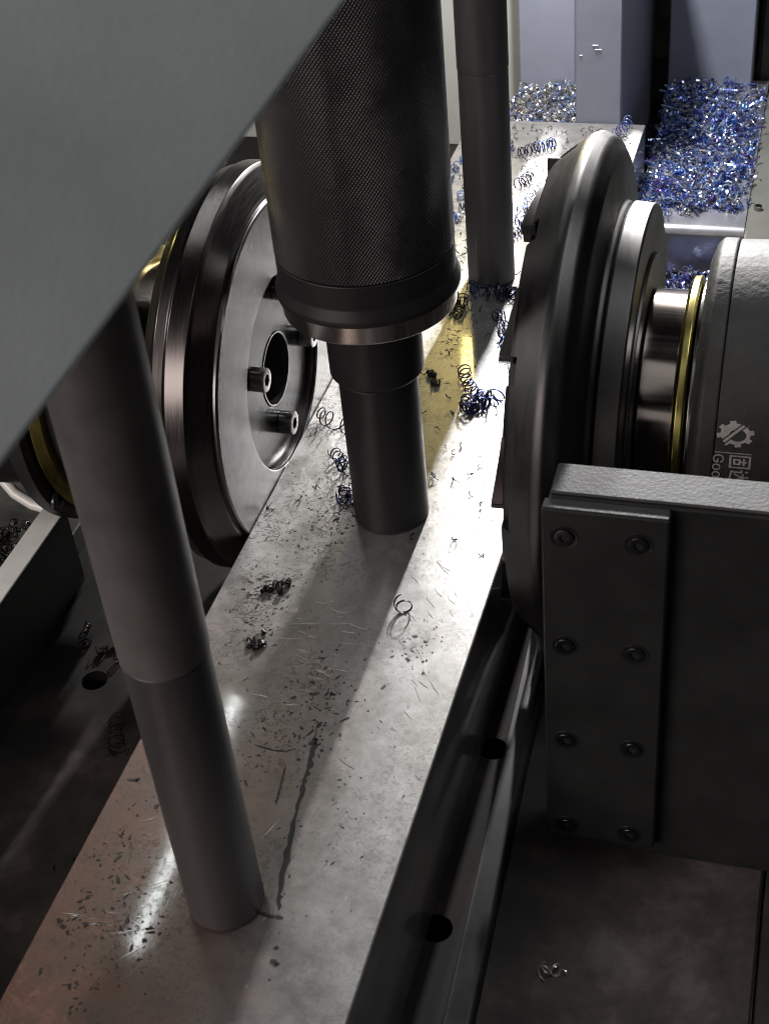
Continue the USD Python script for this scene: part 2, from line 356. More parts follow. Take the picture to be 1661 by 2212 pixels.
def streak(pts, w, seed, z=.0003):
    r = np.random.default_rng(seed); p = np.array(pts, float)
    t = np.linspace(0, 1, 40); s = np.linspace(0, 1, len(p))
    c = np.stack([np.interp(t, s, p[:, 0]), np.interp(t, s, p[:, 1])], 1)
    d = np.gradient(c, axis=0); d /= np.linalg.norm(d, axis=1, keepdims=True); nrm = np.stack([-d[:, 1], d[:, 0]], 1)
    prof = w * (.35 + .9 * r.random(40)) * np.minimum(1, np.minimum(t, 1 - t) * 9 + .15)
    c = c + nrm * (r.random((40, 1)) - .5) * w * .9
    a, b = c + nrm * prof[:, None], c - nrm * prof[:, None]
    poly = Polygon(np.vstack([a, b[::-1]])).buffer(0)
    return [trimesh.creation.extrude_polygon(g, z, engine='earcut') for g in getattr(poly, 'geoms', [poly]) if g.area > 1e-9]
def blot(x, y, r, seed):
    q = np.random.default_rng(seed); n = 12; a = np.arange(n) * 2 * PI / n
    rr = r * (.5 + .9 * q.random(n)); e = .6 + .8 * q.random()
    return [trimesh.creation.extrude_polygon(Polygon(np.stack([x + rr * np.cos(a) * e, y + rr * np.sin(a)], 1)).buffer(0), .0003, engine='earcut')]
for k, (pts, w) in enumerate([([(.0085, -.184), (.0126, -.2083), (.0144, -.2271), (.0179, -.2567), (.0234, -.2923), (.0262, -.302)], .0014),
                              ([(.0009, -.2155), (.0030, -.232), (.0041, -.2415)], .0006), ([(.013, -.3047), (.022, -.3058), (.0300, -.3055)], .0010),
                              ([(-.001, -.2060), (-.008, -.2065), (-.020, -.2050)], .0004)]):
    obj('grease_streak', join(streak(pts, w, k)), M['stain'], bar)
ql = np.random.default_rng(3)
dots = []
for (cx, cy, sx, sy, n) in [(-.0012, -.1978, .006, .008, 12), (.0100, -.190, .006, .008, 12), (-.0488, -.0824, .010, .008, 16), (-.0445, -.1284, .008, .010, 14), (-.0628, -.0891, .006, .005, 10),
                            (-.0682, -.3278, .006, .010, 14), (-.030, -.330, .006, .012, 8), (-.005, -.165, .018, .020, 26), (-.03, -.02, .012, .025, 20), (-.055, -.25, .02, .05, 20), (.035, -.335, .004, .02, 5), (.05, -.12, .008, .012, 9)]:
    for i in range(n):
        dots += blot(cx + ql.normal() * sx * .6, cy + ql.normal() * sy * .6, .0004 + .0009 * ql.random() ** 2, int(ql.integers(1e6)))
qs_ = np.random.default_rng(12)
scr = []
for (cx, cy, sx, sy, ang, n) in [(.045, -.07, .02, .06, -55, 26), (.05, -.17, .018, .05, -50, 16), (-.02, -.11, .03, .03, 12, 30), (.0, -.15, .03, .03, 8, 16), (-.04, -.27, .02, .05, 25, 18), (.05, .10, .02, .05, -40, 14), (.035, -.26, .03, .05, 70, 12), (-.05, -.33, .02, .03, 10, 10)]:
    for i in range(n):
        x, y = cx + sx * qs_.normal() * .6, cy + sy * qs_.normal() * .6
        if not -.082 < x < .074: continue
        a = math.radians(ang + 14 * qs_.normal()); ln = .003 + .012 * qs_.random() ** 2; w = .00006 + .00012 * qs_.random()
        d, nn = np.array([math.cos(a), math.sin(a)]), np.array([-math.sin(a), math.cos(a)]); c = np.array([x, y])
        bow = nn * ln * .06 * qs_.normal()
        scr.append(trimesh.creation.extrude_polygon(Polygon([c - d * ln / 2, c + bow - nn * w, c + d * ln / 2, c + bow + nn * w]).buffer(0), .0002, engine='earcut'))
obj('scratch_marks', join(scr), M['bolt_bright'], bar, kind='stuff')
def fleck(x, y, r, q):
    n = 7; a = np.arange(n) * 2 * PI / n; rr = r * (.45 + .9 * q.random(n)); asp = 1 + 3 * q.random() ** 2; th = q.random() * PI
    p = np.stack([rr * np.cos(a) * asp, rr * np.sin(a)], 1) @ np.array([[math.cos(th), math.sin(th)], [-math.sin(th), math.cos(th)]]) + [x, y]
    return trimesh.creation.extrude_polygon(Polygon(p).buffer(0), .00018, engine='earcut')
for (cx, cy, sx, sy, n, r) in [(-.045, -.02, .022, .05, 170, .0005), (-.032, .012, .008, .03, 80, .0006), (-.05, -.10, .018, .03, 110, .0005), (-.064, -.30, .012, .05, 120, .0006), (-.04, -.34, .012, .03, 90, .0006),
                               (.004, -.17, .018, .035, 130, .0006), (-.02, -.23, .012, .05, 60, .0005), (.045, -.115, .010, .016, 50, .0004), (.04, -.25, .02, .06, 60, .0004), (-.005, .20, .012, .05, 60, .0006), (.05, .05, .018, .06, 30, .0003)]:
    for i in range(n):
        x, y = cx + sx * ql.normal() * .7, cy + sy * ql.normal() * .7
        if -.082 < x < .073 and y < .59: dots.append(fleck(x, y, r * (.4 + 1.2 * ql.random() ** 2), ql))
obj('grime_specks', join(dots), M['stain'], bar, kind='stuff')

# ------------------------------------------------------------------ clamping rods
def clamp_rod(label, y, zj, r_up, r_lo, loc, zl, sleeve='rod'):
    t = thing('clamp_rod', label, 'clamp rod', loc)
    lo = [(0, 0), (0, r_lo - .0012), (.0012, r_lo), (zj - .0012, r_lo), (zj - .0008, r_lo - .0004), (zj - .0001, r_lo - .0004), (zj - .0001, 0)]
    up = [(zj, 0), (zj, r_lo + .0001), (zj + .0004, r_lo + .0001 + (r_up - r_lo) * .7), (zj + .0030, r_up), (.62, r_up), (.62, 0)]
    obj('rod_tip', rev(lo, 'z', (0, y, .0004), 72), M['rod_tip'], t)
    obj('rod_sleeve', rev(up, 'z', (0, y, 0), 72), M[sleeve], t)
clamp_rod('dark grey clamp rod nearest the viewer, leaning across the lower left', -.3015, .166, .0188, .0182, (0, -.3015, 0), .3)
clamp_rod('slim dark clamp rod beside the right cutter, behind the knurled cylinder', .3, .1715, .0187, .0183, (0.001, .3, 0), .3, 'rod_tip')

kc = thing('knurled_clamp_cylinder', 'thick black knurled clamp cylinder with a bright ring, standing between the cutters', 'clamp cylinder', (0, 0, 0))
def knurl_mesh():
    n, zs = 200, np.array([.1905, .1915, .25, .35, .45, .55, .62])
    r = np.array([.0492, .0500, .05, .05, .05, .05, .05])
    u = np.arange(n + 1) / n
    v = np.array([(R * math.cos(2 * PI * a), R * math.sin(2 * PI * a), z) for z, R in zip(zs, r) for a in u])
    uv = np.array([(a, z) for z in zs for a in u])
    f = []
    for i in range(len(zs) - 1):
        for j in range(n):
            a = i * (n + 1) + j; f += [(a, a + 1, a + n + 2), (a, a + n + 2, a + n + 1)]
    return (v, np.array(f)), uv
km, kuv = knurl_mesh()
obj('knurled_sleeve', km, M['knurl'], kc, uv=kuv)
obj('collar', rev(rounded([(.166, 0), (.166, .0522), (.1690, .0522), (.1760, .0500), (.190, .0498), (.190, 0)], .0008), 'z', n=120), M['black'], kc)
obj('bright_ring', rev(rounded([(.1530, 0), (.1530, .0470), (.1545, .0495), (.1658, .0503), (.1658, 0)], .0006), 'z', n=120), M['chrome'], kc)
obj('upper_stage', rev(rounded([(.106, 0), (.106, .0245), (.1095, .0278), (.1528, .0278), (.1528, 0)], .0006), 'z', n=96), M['black'], kc)
obj('rod_tip', rev(rounded([(.0004, 0), (.0004, .0236), (.1055, .0236), (.1055, 0)], .0008), 'z', n=96), M['black'], kc)

# ------------------------------------------------------------------ milling cutters and spindles
AY, AZ = .058, .062
def sector_tooth(xf, sgn, a0, da, r0, r1, h, d, n=8):
    """wedge tooth on the face x = xf, rising by h towards angle a0, sgn = outward axial direction, d = direction of rise"""
    v, f = [], []
    for i in range(n + 1):
        s = i / n; a = a0 - d * da * (1 - s); hh = h * s ** 1.3
        for r in (r0, r1):
            for x in (xf - sgn * .004, xf + sgn * hh):
                v.append((x, AY + r * math.cos(a), AZ + r * math.sin(a)))
    for i in range(n):
        A, B = 4 * i, 4 * i + 4
        for p, q in ((0, 1), (1, 3), (3, 2), (2, 0)):
            f += [(A + p, A + q, B + q), (A + p, B + q, B + p)]
    f += [(0, 2, 3), (0, 3, 1), (4 * n, 4 * n + 1, 4 * n + 3), (4 * n, 4 * n + 3, 4 * n + 2)]
    m = trimesh.Trimesh(v, f, process=False); trimesh.repair.fix_normals(m)
    return m

def rot_box(x0, x1, r0, r1, a, w, off=0):
    """box at angle a: axial x0..x1, radial r0..r1, tangential off..off+w"""
    b = np.array([(x, r, t) for x in (x0, x1) for r in (r0, r1) for t in (off, off + w)])
    c, s = math.cos(a), math.sin(a)
    w3 = np.stack([b[:, 0], AY + b[:, 1] * c - b[:, 2] * s, AZ + b[:, 1] * s + b[:, 2] * c], 1)
    return trimesh.convex.convex_hull(w3)

def cutter(side, label, R, prof_back, xf, nteeth, phase, d, notch):
    """side = +1 right, -1 left; xf = |x| of the working face"""
    t = thing('milling_cutter', label, 'milling cutter', (side * xf, AY, AZ))
    S = lambda p: [(side * a, b) for a, b in p]
    body = man(rev(S(prof_back), 'x', (0, AY, AZ), 160))
    ang = [phase + 2 * PI * k / nteeth for k in range(nteeth)]
    for k, a in enumerate(ang if side > 0 else []):
        body = body - man(rot_box(side * (xf - .002), side * (xf + (.0135 if k == notch else .0055)), R - (.016 if k == notch else .010), R + .01, a, (.015 if side > 0 else .011) * d, 0))
    p = obj('cutter_body', body, M['cutter'] if side > 0 else M['cutter_rim'], t, smooth=28)
    for a in (ang if side > 0 else []):
        q = obj('cutter_tooth', sector_tooth(side * xf, -side, a, .27, R - .016 if side > 0 else R - .018, R - .0012, .0048 if side > 0 else .0022, d), M['cutter_rim'], t, smooth=25)
        obj('insert', rot_box(side * (xf - (.0047 if side > 0 else .0024)), side * (xf + .003), R - (.008 if side > 0 else .006), R - .0008, a, .0022 * d, .0003 * d), M['insert'], q, smooth=False)
    return t

pr = rounded([(.0895, 0), (.0895, .1400), (.0925, .1435), (.1090, .1562), (.1135, .1574), (.1215, .1540), (.1268, .1452), (.1292, .118), (.1336, .1165), (.1336, 0)], .0022)
cr = cutter(1, 'large satin steel milling cutter disc right of the bar, seen from its back', .1430, pr, .0895, 11, .146, 1, 2)
obj('back_flange', rev(rounded([(.1337, 0), (.1337, .1165), (.1350, .1178), (.1470, .1168), (.1478, .1155), (.1478, 0)], .0006), 'x', (0, AY, AZ), 128), M['cutter'], cr)
obj('hub_boss', rev(rounded([(.1480, 0), (.1480, .0885), (.1500, .0880), (.1500, 0)], .0005), 'x', (0, AY, AZ), 128), M['cutter'], cr)

pl = rounded([(.0865, .064), (.0865, .1300), (.0885, .1325), (.112, .1325), (.1135, .1300), (.1145, .1300), (.116, .1275), (.127, .1215), (.131, .100), (.131, 0), (.094, 0), (.094, .064)], .0007)
cl = cutter(-1, 'dark rimmed milling cutter left of the bar, bolted face turned to the bar', .1325, [(a, b) for a, b in rounded([(.118, 0), (.118, .0245), (.0902, .0245), (.0902, .0655), (.0866, .0655), (.0866, .1175), (.0945, .1305), (.0965, .1325), (.1085, .1325), (.1105, .1308), (.1180, .1290), (.1200, .1268), (.127, .1215), (.131, .1000), (.131, 0)], .0006)], .0866, 12, .1, -1, None)
ring = rounded([(-.0868, .0663), (-.0842, .0658), (-.0835, .0665), (-.0835, .1128), (-.0845, .1137), (-.0868, .1140)], .0004)
obj('face_ring', rev(ring, 'x', (0, AY, AZ), 160, closed=True), M['cutter_face'], cl)
obj('recess_disc', rev([(-.0903, .0652), (-.0895, .0652), (-.0895, .0262), (-.0900, .0252), (-.0903, .0252)], 'x', (0, AY, AZ), 128, closed=True), M['recess'], cl)
obj('bore_sleeve', rev([(-.0894, .0247), (-.0890, .0246), (-.0890, .0238), (-.0894, .0234), (-.112, .0234), (-.112, .0243)], 'x', (0, AY, AZ), 96, closed=True), M['bolt'], cl)
def cap_screw(parent, c, axis, r, h, mat_, name='cap_screw'):
    """socket head cap screw, head along the axis (unit vector)"""
    head = man(rev(rounded([(0, 0), (0, r), (h, r), (h, 0)], r * .14), 'z', n=40)) - m3.Manifold.cylinder(h, r * .52, r * .52, 6).translate([0, 0, h * .35])
    v, f = mesh_vf(head)
    T = trimesh.geometry.align_vectors([0, 0, 1], axis)
    v = v @ T[:3, :3].T + np.array(c)
    return obj(name, (v, f), mat_, parent, smooth=30)
for a in (-14, 76, 166, 256):
    q = math.radians(a)
    cap_screw(cl, (-.0897, AY + .006 + .046 * math.cos(q), AZ + .006 + .046 * math.sin(q)), (1, 0, 0), .0078, .0100, M['bolt'])

def spindle(side, label):
    t = thing('spindle', label, 'spindle', (side * .2, AY, AZ))
    S = lambda p: [(side * a, b) for a, b in p]
    C = (0, AY, AZ)
    obj('shaft', rev(S(rounded([(.1502, 0), (.1502, .0655), (.1515, .0672), (.1715, .0672), (.1715, 0)], .0006)), 'x', C, 128), M['shaft'], t)
    obj('yellow_ring', rev(S(rounded([(.1718, 0), (.1718, .0730), (.1735, .0757), (.1775, .0757), (.1785, .0745), (.1785, 0)], .0006)), 'x', C, 128), M['brass'], t)
    obj('seal_ring', rev(S(rounded([(.1790, 0), (.1790, .0700), (.1800, .0742), (.1825, .0742), (.1825, 0)], .0006)), 'x', C, 128), M['bolt'], t)
    return t
sr = spindle(1, 'right hand spindle with grey cast housing, yellow ring and printed gear logo')
RM = .099
obj('end_cover', rev(rounded([(.1828, 0), (.1828, RM - .010), (.1855, RM - .003), (.1885, RM), (.1974, RM), (.1974, 0)], .0015), 'x', (0, AY, AZ), 160), M['motor'], sr)
obj('housing', rev(rounded([(.1978, 0), (.1978, RM - .0006), (.2135, RM), (.40, RM), (.40, 0)], .0006), 'x', (0, AY, AZ), 160), M['motor'], sr)
sl = spindle(-1, 'left hand spindle half hidden behind the near clamp rod')
obj('housing', rev([(-.1828, 0), (-.1828, .085), (-.186, .093), (-.44, .093), (-.44, 0)], 'x', (0, AY, AZ), 96), M['black'], sl)
obj('flange_ring', rev(rounded([(-.2180, .090), (-.2180, .1015), (-.2140, .1045), (-.2090, .0985), (-.2090, .090)], .0006), 'x', (0, AY, AZ), 128, closed=True), M['brass'], sl)
obj('flange', rev(rounded([(-.2182, 0), (-.2182, .112), (-.2290, .112), (-.2290, 0)], .001), 'x', (0, AY, AZ), 96), M['black'], sl)
cap_screw(sl, (-.2182, AY - .092, AZ - .054), (1, 0, 0), .0075, .003, M['dark_bolt'])

# printing on the housing: gear mark, rule, two rows of letters, reading downwards on the near side
def wrap(mesh, a_start, x_base, rad=RM + .00012):
    """flat mesh (u = reading direction, w = up) onto the housing; reading goes down the near side"""
    v, f = mesh_vf(mesh)
    m = trimesh.Trimesh(v, f, process=False)
    vv, ff = trimesh.remesh.subdivide_to_size(m.vertices, m.faces, .0012)[:2]
    a = a_start + vv[:, 0] / rad
    r = rad + vv[:, 2]
    return np.stack([x_base + vv[:, 1], AY + r * np.cos(a), AZ + r * np.sin(a)], 1), ff
def flat(poly, d=.0002):
    return join([trimesh.creation.extrude_polygon(g, d, engine='earcut') for g in getattr(poly, 'geoms', [poly])])

from shapely import affinity, union_all, box as sbox
from shapely.geometry import Point, LineString
def gear_shape():
    g = Point(0, 0).buffer(.80, 48)
    for k in range(8):
        a = 2 * PI * k / 8 + .2
        g = g.union(affinity.rotate(sbox(.6, -.17, 1.0, .17), math.degrees(a), origin=(0, 0)))
    g = g.difference(Point(.10, .12).buffer(.46, 40))
    slash = LineString([(-1.1, .75), (.85, -.75)])
    return g.difference(slash.buffer(.17)).union(LineString([(-.62, .38), (.60, -.56)]).buffer(.085))
A0 = math.radians(154.4)
ink = lambda poly, a, x: wrap(flat(poly), a, x)
# u = down the near side, w = along +X ; the gear is a little wider along the axis
obj('gear_mark', ink(affinity.scale(gear_shape(), .0071, .0098, origin=(0, 0)), A0, .2080), M['ink'], sr, smooth=False)
obj('printed_rule', ink(sbox(-.0002, .1980, .0002, .2172), math.radians(160.5), 0), M['ink'], sr, smooth=False)
tm = meshkit.text_mesh('GooDa', .0056, .0002)
tv, tf = mesh_vf(tm); tv = tv.copy(); tv[:, 0] *= .95
obj('maker_lettering', wrap((tv, tf), math.radians(161.0), .1975), M['ink'], sr, smooth=False)
def strokes(lines, w): return union_all([LineString(l).buffer(w, cap_style=2, join_style=2) for l in lines])
gu = strokes([[(0, 0), (0, 1), (1, 1), (1, 0), (0, 0)], [(.2, .70), (.8, .70)], [(.5, .86), (.5, .48)], [(.3, .2), (.3, .48), (.7, .48), (.7, .2), (.3, .2)]], .055)
da = strokes([[(.1, .95), (.22, .82)], [(.0, .62), (.2, .62), (.2, .2), (.08, .12)], [(.1, .1), (1, .02)], [(.35, .7), (1, .7)], [(.66, 1), (.64, .62), (.36, .25)], [(.66, .62), (.98, .25)]], .05)
for k, gl in enumerate((gu, da)):
    g = affinity.scale(gl, .0064, .0102, origin=(0, 0))
    obj('printed_character', ink(g, math.radians(161.4) + k * .0078 / RM, .2066), M['ink'], sr, smooth=False)

# ------------------------------------------------------------------ slotted block on the right
blk = thing('stop_block', 'dark painted upright block with a screwed cover plate at lower right', 'block', (.19, -.145, ZB))
obj('block_body', cbox((.1305, -.1568, ZB - .0035), (.36, -.1325, .1500), .0012), M['block'], blk, smooth=False)
obj('block_cap', cbox((.1312, -.1560, .1501), (.36, -.1330, .1522), .0008), M['block_top'], blk, smooth=False)
obj('cover_plate', cbox((.1285, -.1655, ZB + .012), (.1872, -.1572, .1490), .0009), M['block'], blk, smooth=False, label='narrower screwed plate on the front of the block')
obj('plate_top', cbox((.1292, -.1649, .1491), (.1866, -.1578, .1497), .0002), M['block_top'], blk, smooth=False)
for zz in (.1331, .0634, -.0050, -.0738):
    for xx in (.1394, .1738):
        w = obj('screw_recess', rev([(-.1658, .0066), (-.1653, .0070), (-.1650, .0066), (-.1650, .0046), (-.1655, .0046)], 'y', (xx, 0, zz), 36, closed=True), M['black'], blk)
        cap_screw(blk, (xx, -.1640, zz), (0, -1, 0), .0048, .0026, M['dark_bolt'], 'socket_screw')

# ------------------------------------------------------------------ tray wall on the left
lw = thing('tray_wall', 'pale topped wall ledge on the far left beside the near clamp rod', 'ledge', (-.246, -.2, ZB))
obj('wall_face', cbox((-.2540, -.85, ZB), (-.2372, .002, -.0315), .0006), M['trench'], lw, smooth=False)
obj('top_strip', cbox((-.2541, -.85, -.0314), (-.2371, .0021, -.0300), .0004), M['pale_metal'], lw, smooth=False)
obj('curved_lip', tube([(-.2375 - .001, .001, -.0335), (-.25, .004, -.034), (-.265, .006, -.033), (-.28, .010, -.028), (-.295, .018, -.018)], .0042, 10), M['pale_metal'], lw)
obj('chip_trough', cbox((-.60, -.9, ZB - .04), (-.2545, .4, ZB + .020), .001), M['dark_wall'], kind='structure', label='dark oily trough left of the pale ledge', cat='trough')

# ------------------------------------------------------------------ back of the machine: columns, walls, tray
def column(label, lo, hi):
    obj('square_column', cbox(lo, hi, .0012), M['column'], None, smooth=False, label=label, cat='column')
column('blue grey column behind the slim rod, left of the middle column', (-.0600, .715, -.04), (-.0032, .80, .21))
fc = thing('square_column', 'front blue grey column with pale scuffs, standing at the end of the bar', 'column', (.0377, .73, ZB))
obj('column_body', cbox((.0165, .599, -.095), (.0588, .86, .21), .0012), M['column'], fc, smooth=False)
for k, (sx, sz, sl, st) in enumerate(((.0345, .0735, .0026, .0003), (.0372, .0695, .0030, .0004), (.0215, .0640, .0014, .0002))):
    obj('paint_scuff', cbox((sx - sl, .5985, sz - st), (sx + sl, .5992, sz + st), .0002), M['scuff'], fc, smooth=False)
column('wide blue grey column behind the blue chips at upper right', (.0800, .80, -.055), (.1655, .90, .23))
obj('rear_shelf', cbox((-.0612, .60, ZB), (.0160, .80, -.022), .001), M['tray'], None, smooth=False, label='shelf of bright sheet behind the bar, covered in grey chips', cat='shelf')
obj('back_panel', cbox((-.60, .745, ZB), (-.0615, .752, .24), .001), M['grey_wall'], None, smooth=False, label='pale grey sheet panel at the back behind the slim rod', cat='panel')
obj('rear_wall', cbox((-.62, 1.00, ZB), (.62, 1.03, .30), .001), M['dark_wall'], kind='structure', label='dark oily wall at the very back', cat='wall')
def tray_mesh():
    # sheet tray: floor, rounded front lip, face down
    p = [(.83, -.050)]
    p += [(.512, -.050)] + [(.503 - .0 - .009 * math.sin(a), -.0590 + .009 * math.cos(a)) for a in np.linspace(0, PI / 2, 8)] + [(.494, -.0945)]
    out = np.array(p); back = np.array([(a + (.0015 if i > 1 else 0), b - .0015) for i, (a, b) in enumerate(p)])
    poly = Polygon(np.vstack([out, back[::-1]])).buffer(0)
    e = trimesh.creation.extrude_polygon(poly, .0990, engine='earcut')
    v = np.array(e.vertices)
    return np.stack([.0835 + v[:, 2], v[:, 0], v[:, 1]], 1), np.array(e.faces)
obj('chip_tray', tray_mesh(), M['tray'], None, smooth=30, label='bright sheet steel tray with rounded lip holding the blue chips', cat='tray')
sw = thing('side_shelf', 'pale olive grey ledge at the right edge beside the chip tray', 'ledge', (.25, .6, -.053))
obj('ledge_sheet', cbox((.1832, .36, -.075), (.36, .80, -.0490), .002), M['ledge'], sw, smooth=False)
cap_screw(sw, (.1915, .534, -.0490), (0, 0, 1), .0036, .004, M['bolt'])
obj('dark_casing', cbox((.1690, .84, ZB), (.40, .99, .26), .004), M['dark_wall'], None, smooth=False, label='dark oily casing behind the ledge at top right', cat='casing')

def guard_panel():
    p1, p2, p3 = np.array([0.1250, -0.3572, 0.4504]), np.array([0.0786, -0.4746, 0.3939]), np.array([0.0505, -0.4245, 0.4899])
    e = (p1 - p2) / np.linalg.norm(p1 - p2); q = p3 - p1; q = q - e * (q @ e); q /= np.linalg.norm(q)
    n = np.cross(e, q)
    if n @ (CAM - p1) < 0: n = -n
    L = np.linalg.norm(p1 - p2)
    prof = [(0, 0), (0, -.0058)] + []
    c = [(-.30, .0), (L + .25, .0), (L + .25, .40), (-.30, .40)]
    v = []
    rim = [(.0012, 0.0), (.0003, -.0004), (0, -.0014), (0, -.0050), (.0004, -.0058)]
    pts = []
    for a, b in c:
        for r, d in rim:
            bb = b + (r if b < .1 else -r); aa = a + (r if a < 0 else -r)
            pts.append(p2 + e * aa + q * bb + n * d)
    return trimesh.convex.convex_hull(np.array(pts))
obj('guard_panel', guard_panel(), M['panel'], None, smooth=20, label='out of focus grey painted guard panel filling the upper left corner', cat='guard panel')

def coil(r, length, turns, w=.0009, th=.00022, seg=14, loose=0.0, seed=0):
    """curled ribbon chip, axis along x, resting on z = 0"""
    q = np.random.default_rng(seed)
    n = max(5, int(seg * turns)); t = np.linspace(0, 1, n + 1); a = t * 2 * PI * turns + q.random() * 6
    ph = q.random(4) * 6
    rr = r * (1 + loose * (.45 * np.sin(t * 5 + ph[0]) + .35 * np.sin(t * 2 * PI * turns * .37 + ph[1])))
    x = (t - .5) * length + loose * r * (.9 * np.sin(t * 7 + ph[2]) + .5 * np.sin(a * .61 + ph[3]))
    bend = loose * length * .25 * (t - .5) ** 2 * 4
    ww = w * np.clip(np.minimum(t, 1 - t) * 12 + .25, 0, 1)
    v = []
    for dr, dx in ((1, -1), (1, 1), (-1, 1), (-1, -1)):
        R = rr + dr * th
        v.append(np.stack([x + dx * ww / 2, R * np.cos(a) + bend, R * np.sin(a) + r], 1))
    v = np.stack(v, 1).reshape(-1, 3)
    i, j = np.meshgrid(np.arange(n), np.arange(4), indexing='ij')
    q4 = np.stack([i * 4 + j, i * 4 + (j + 1) % 4, (i + 1) * 4 + (j + 1) % 4, (i + 1) * 4 + j], -1).reshape(-1, 4)
    f = np.vstack([q4[:, [0, 2, 1]], q4[:, [0, 3, 2]], [[0, 1, 2], [0, 2, 3], [4 * n, 4 * n + 2, 4 * n + 1], [4 * n, 4 * n + 3, 4 * n + 2]]])
    return v, f
def place(mesh, pos, yaw, pitch=0, roll=0):
    v, f = mesh
    T = trimesh.transformations.euler_matrix(roll, -pitch, yaw, 'sxyz')
    return v @ T[:3, :3].T + np.array(pos), f

qc = np.random.default_rng(11)
def chips(label, group, spots, mat_, z=.0003):
    for (x, y, yaw, r, ln, tn) in spots:
        m = place(coil(r, ln, tn, w=.0008 + .0005 * qc.random(), th=.00025, loose=.15 + .35 * qc.random(), seed=int(qc.integers(1e6))), (x, y, z), math.radians(yaw), .06 * qc.normal())
        obj('curled_chip', m, mat_, None, smooth=False, tone=np.full(len(m[0]), qc.random()), label=label, cat='metal chip', group=group)
def slivers(n, seed, spot):
    q = np.random.default_rng(seed); ms = []
    for i in range(n):
        x, y = spot(q); ms.append(place(coil(.0008 + .0012 * q.random(), .002 + .004 * q.random(), .4 + .6 * q.random(), w=.0007, th=.0002, seg=9, loose=.5, seed=int(q.integers(1e6))), (x, y, .0003), q.random() * 6.3))
    return join(ms)
def scatter(x0, x1, y0, y1, n, rlo=.003, rhi=.0045, llo=.006, lhi=.016):
    return [(x0 + (x1 - x0) * qc.random(), y0 + (y1 - y0) * qc.random(), qc.random() * 180, rlo + (rhi - rlo) * qc.random(), llo + (lhi - llo) * qc.random(), 1.5 + 3 * qc.random()) for _ in range(n)]
chips('loose dark coil chip lying across the bar near its back end', 'pair of loose coils near the back end of the bar', [(-.0135, .526, 45, .0040, .022, 7), (.000, .538, 38, .0042, .018, 5)], M['chip_dark'])
chips('short blue coil chip beside the slim rod, in front of the long one', None, [(-.005, .466, 68, .0042, .024, 6)], M['chip_dark'])
chips('blue coil chip hanging at the back right corner of the bar', None, [(.064, .578, 70, .0042, .030, 6)], M['chip_blue'])
chips('tight blue chip among those between slim rod and right cutter', 'blue chips between the slim rod and the right cutter', scatter(.004, .013, .365, .445, 11), M['chip_blue'])
chips('blue chip on the white bar between knurled cylinder and slim rod', 'blue chips between the knurled cylinder and the slim rod', scatter(-.080, -.030, .385, .55, 40, .0022, .004, .004, .012), M['chip_blue'])
chips('single dark hook of a chip between knurled cylinder and slim rod', None, [(-.0314, .3316, 100, .005, .004, .8)], M['chip_dark'])
chips('dark coil chip lying against the foot of the slim rod', None, [(-.0075, .272, -35, .0048, .019, 4)], M['chip_dark'])
chips('dark ball of tangled chip in front of the slim rod', None, [(.0088, .268, 20, .0062, .007, 4)], M['chip_dark'])
chips('bright blue tangled chip at the edge of the right cutter near the slim rod foot', 'blue tangle by the right cutter', scatter(.016, .026, .262, .28, 5), M['chip_dark'])
chips('dark curled chip in the amber light below the bright ring', 'dark chips below the bright ring', scatter(-.028, -.006, .236, .268, 10), M['chip_black'])
chips('dark blue ring chip in the loose row along the edge of the right cutter', 'row of ring chips along the right cutter', [(.016 + .026 * k / 11 + .003 * qc.normal(), .238 - .058 * k / 11, 90 * qc.random(), .0036 + .001 * qc.random(), .003 + .003 * qc.random(), 1 + .8 * qc.random()) for k in range(16)], M['chip_dark'])
chips('dark spring shaped chip at the edge of the amber patch', None, [(.0150, .147, -66, .0046, .036, 6)], M['chip_dark'])
chips('dark blue chip in the knot in front of the spring shaped chip', 'knot of dark blue chips', scatter(.0185, .034, .112, .136, 9), M['chip_dark'])
chips('zigzag dark chip touching the right cutter beside the knot of chips', None, [(.0385, .124, 70, .0050, .022, 2.6)], M['chip_dark'])
chips('tiny dark chip in the amber patch right of the black rod', 'tiny chips in the amber patch', scatter(-.018, -.006, .142, .158, 4, .0015, .0025, .003, .006), M['chip_black'])
chips('thin black sliver right of the black rod', None, [(.0175, .0387, -30, .002, .010, .5)], M['chip_black'])
chips('open zigzag chip on the bar between left cutter and black rod', None, [(-.068, .0846, -28, .0052, .030, 4)], M['chip_dark'])
chips('ragged dark chip just left of the black rod', 'ragged chips left of the black rod', [(-.050, .046, -50, .004, .018, 3), (-.041, .034, -20, .0045, .012, 2.5), (-.045, .040, 60, .004, .010, 2)], M['chip_dark'])
chips('dark tangled chip touching the left side of the black rod tip', 'tangled chips at the black rod tip', scatter(-.034, -.029, .000, .012, 4), M['chip_dark'])
chips('single small black curl on the bright right half of the bar', None, [(.0316, -.0892, 120, .0045, .007, 1.6)], M['chip_black'])
chips('small black chip in the heap on the left of the bar', 'black chip heap on the left of the bar', scatter(-.057, -.042, -.088, -.074, 7, .0008, .0018, .002, .006), M['chip_black'])
chips('small black chip in the second heap along the bright streak', 'second heap of black chips', scatter(-.050, -.040, -.136, -.120, 6, .0008, .0016, .002, .006), M['chip_black'])
chips('dull coil chip lying on the dark deck on the left', None, [(-.150, -.139, -65, .005, .030, 7)], M['chip_black'], ZB + .0004)
chips('black bent chip leaning at the left foot of the bar', None, [(-.133, -.243, 40, .006, .014, 1.4)], M['chip_black'], ZB + .0004)
chips('small dull chip on the dark deck at far left', 'dull chips on the left deck', scatter(-.215, -.175, -.075, -.045, 8, .002, .003, .004, .008), M['chip_black'], ZB + .0004)
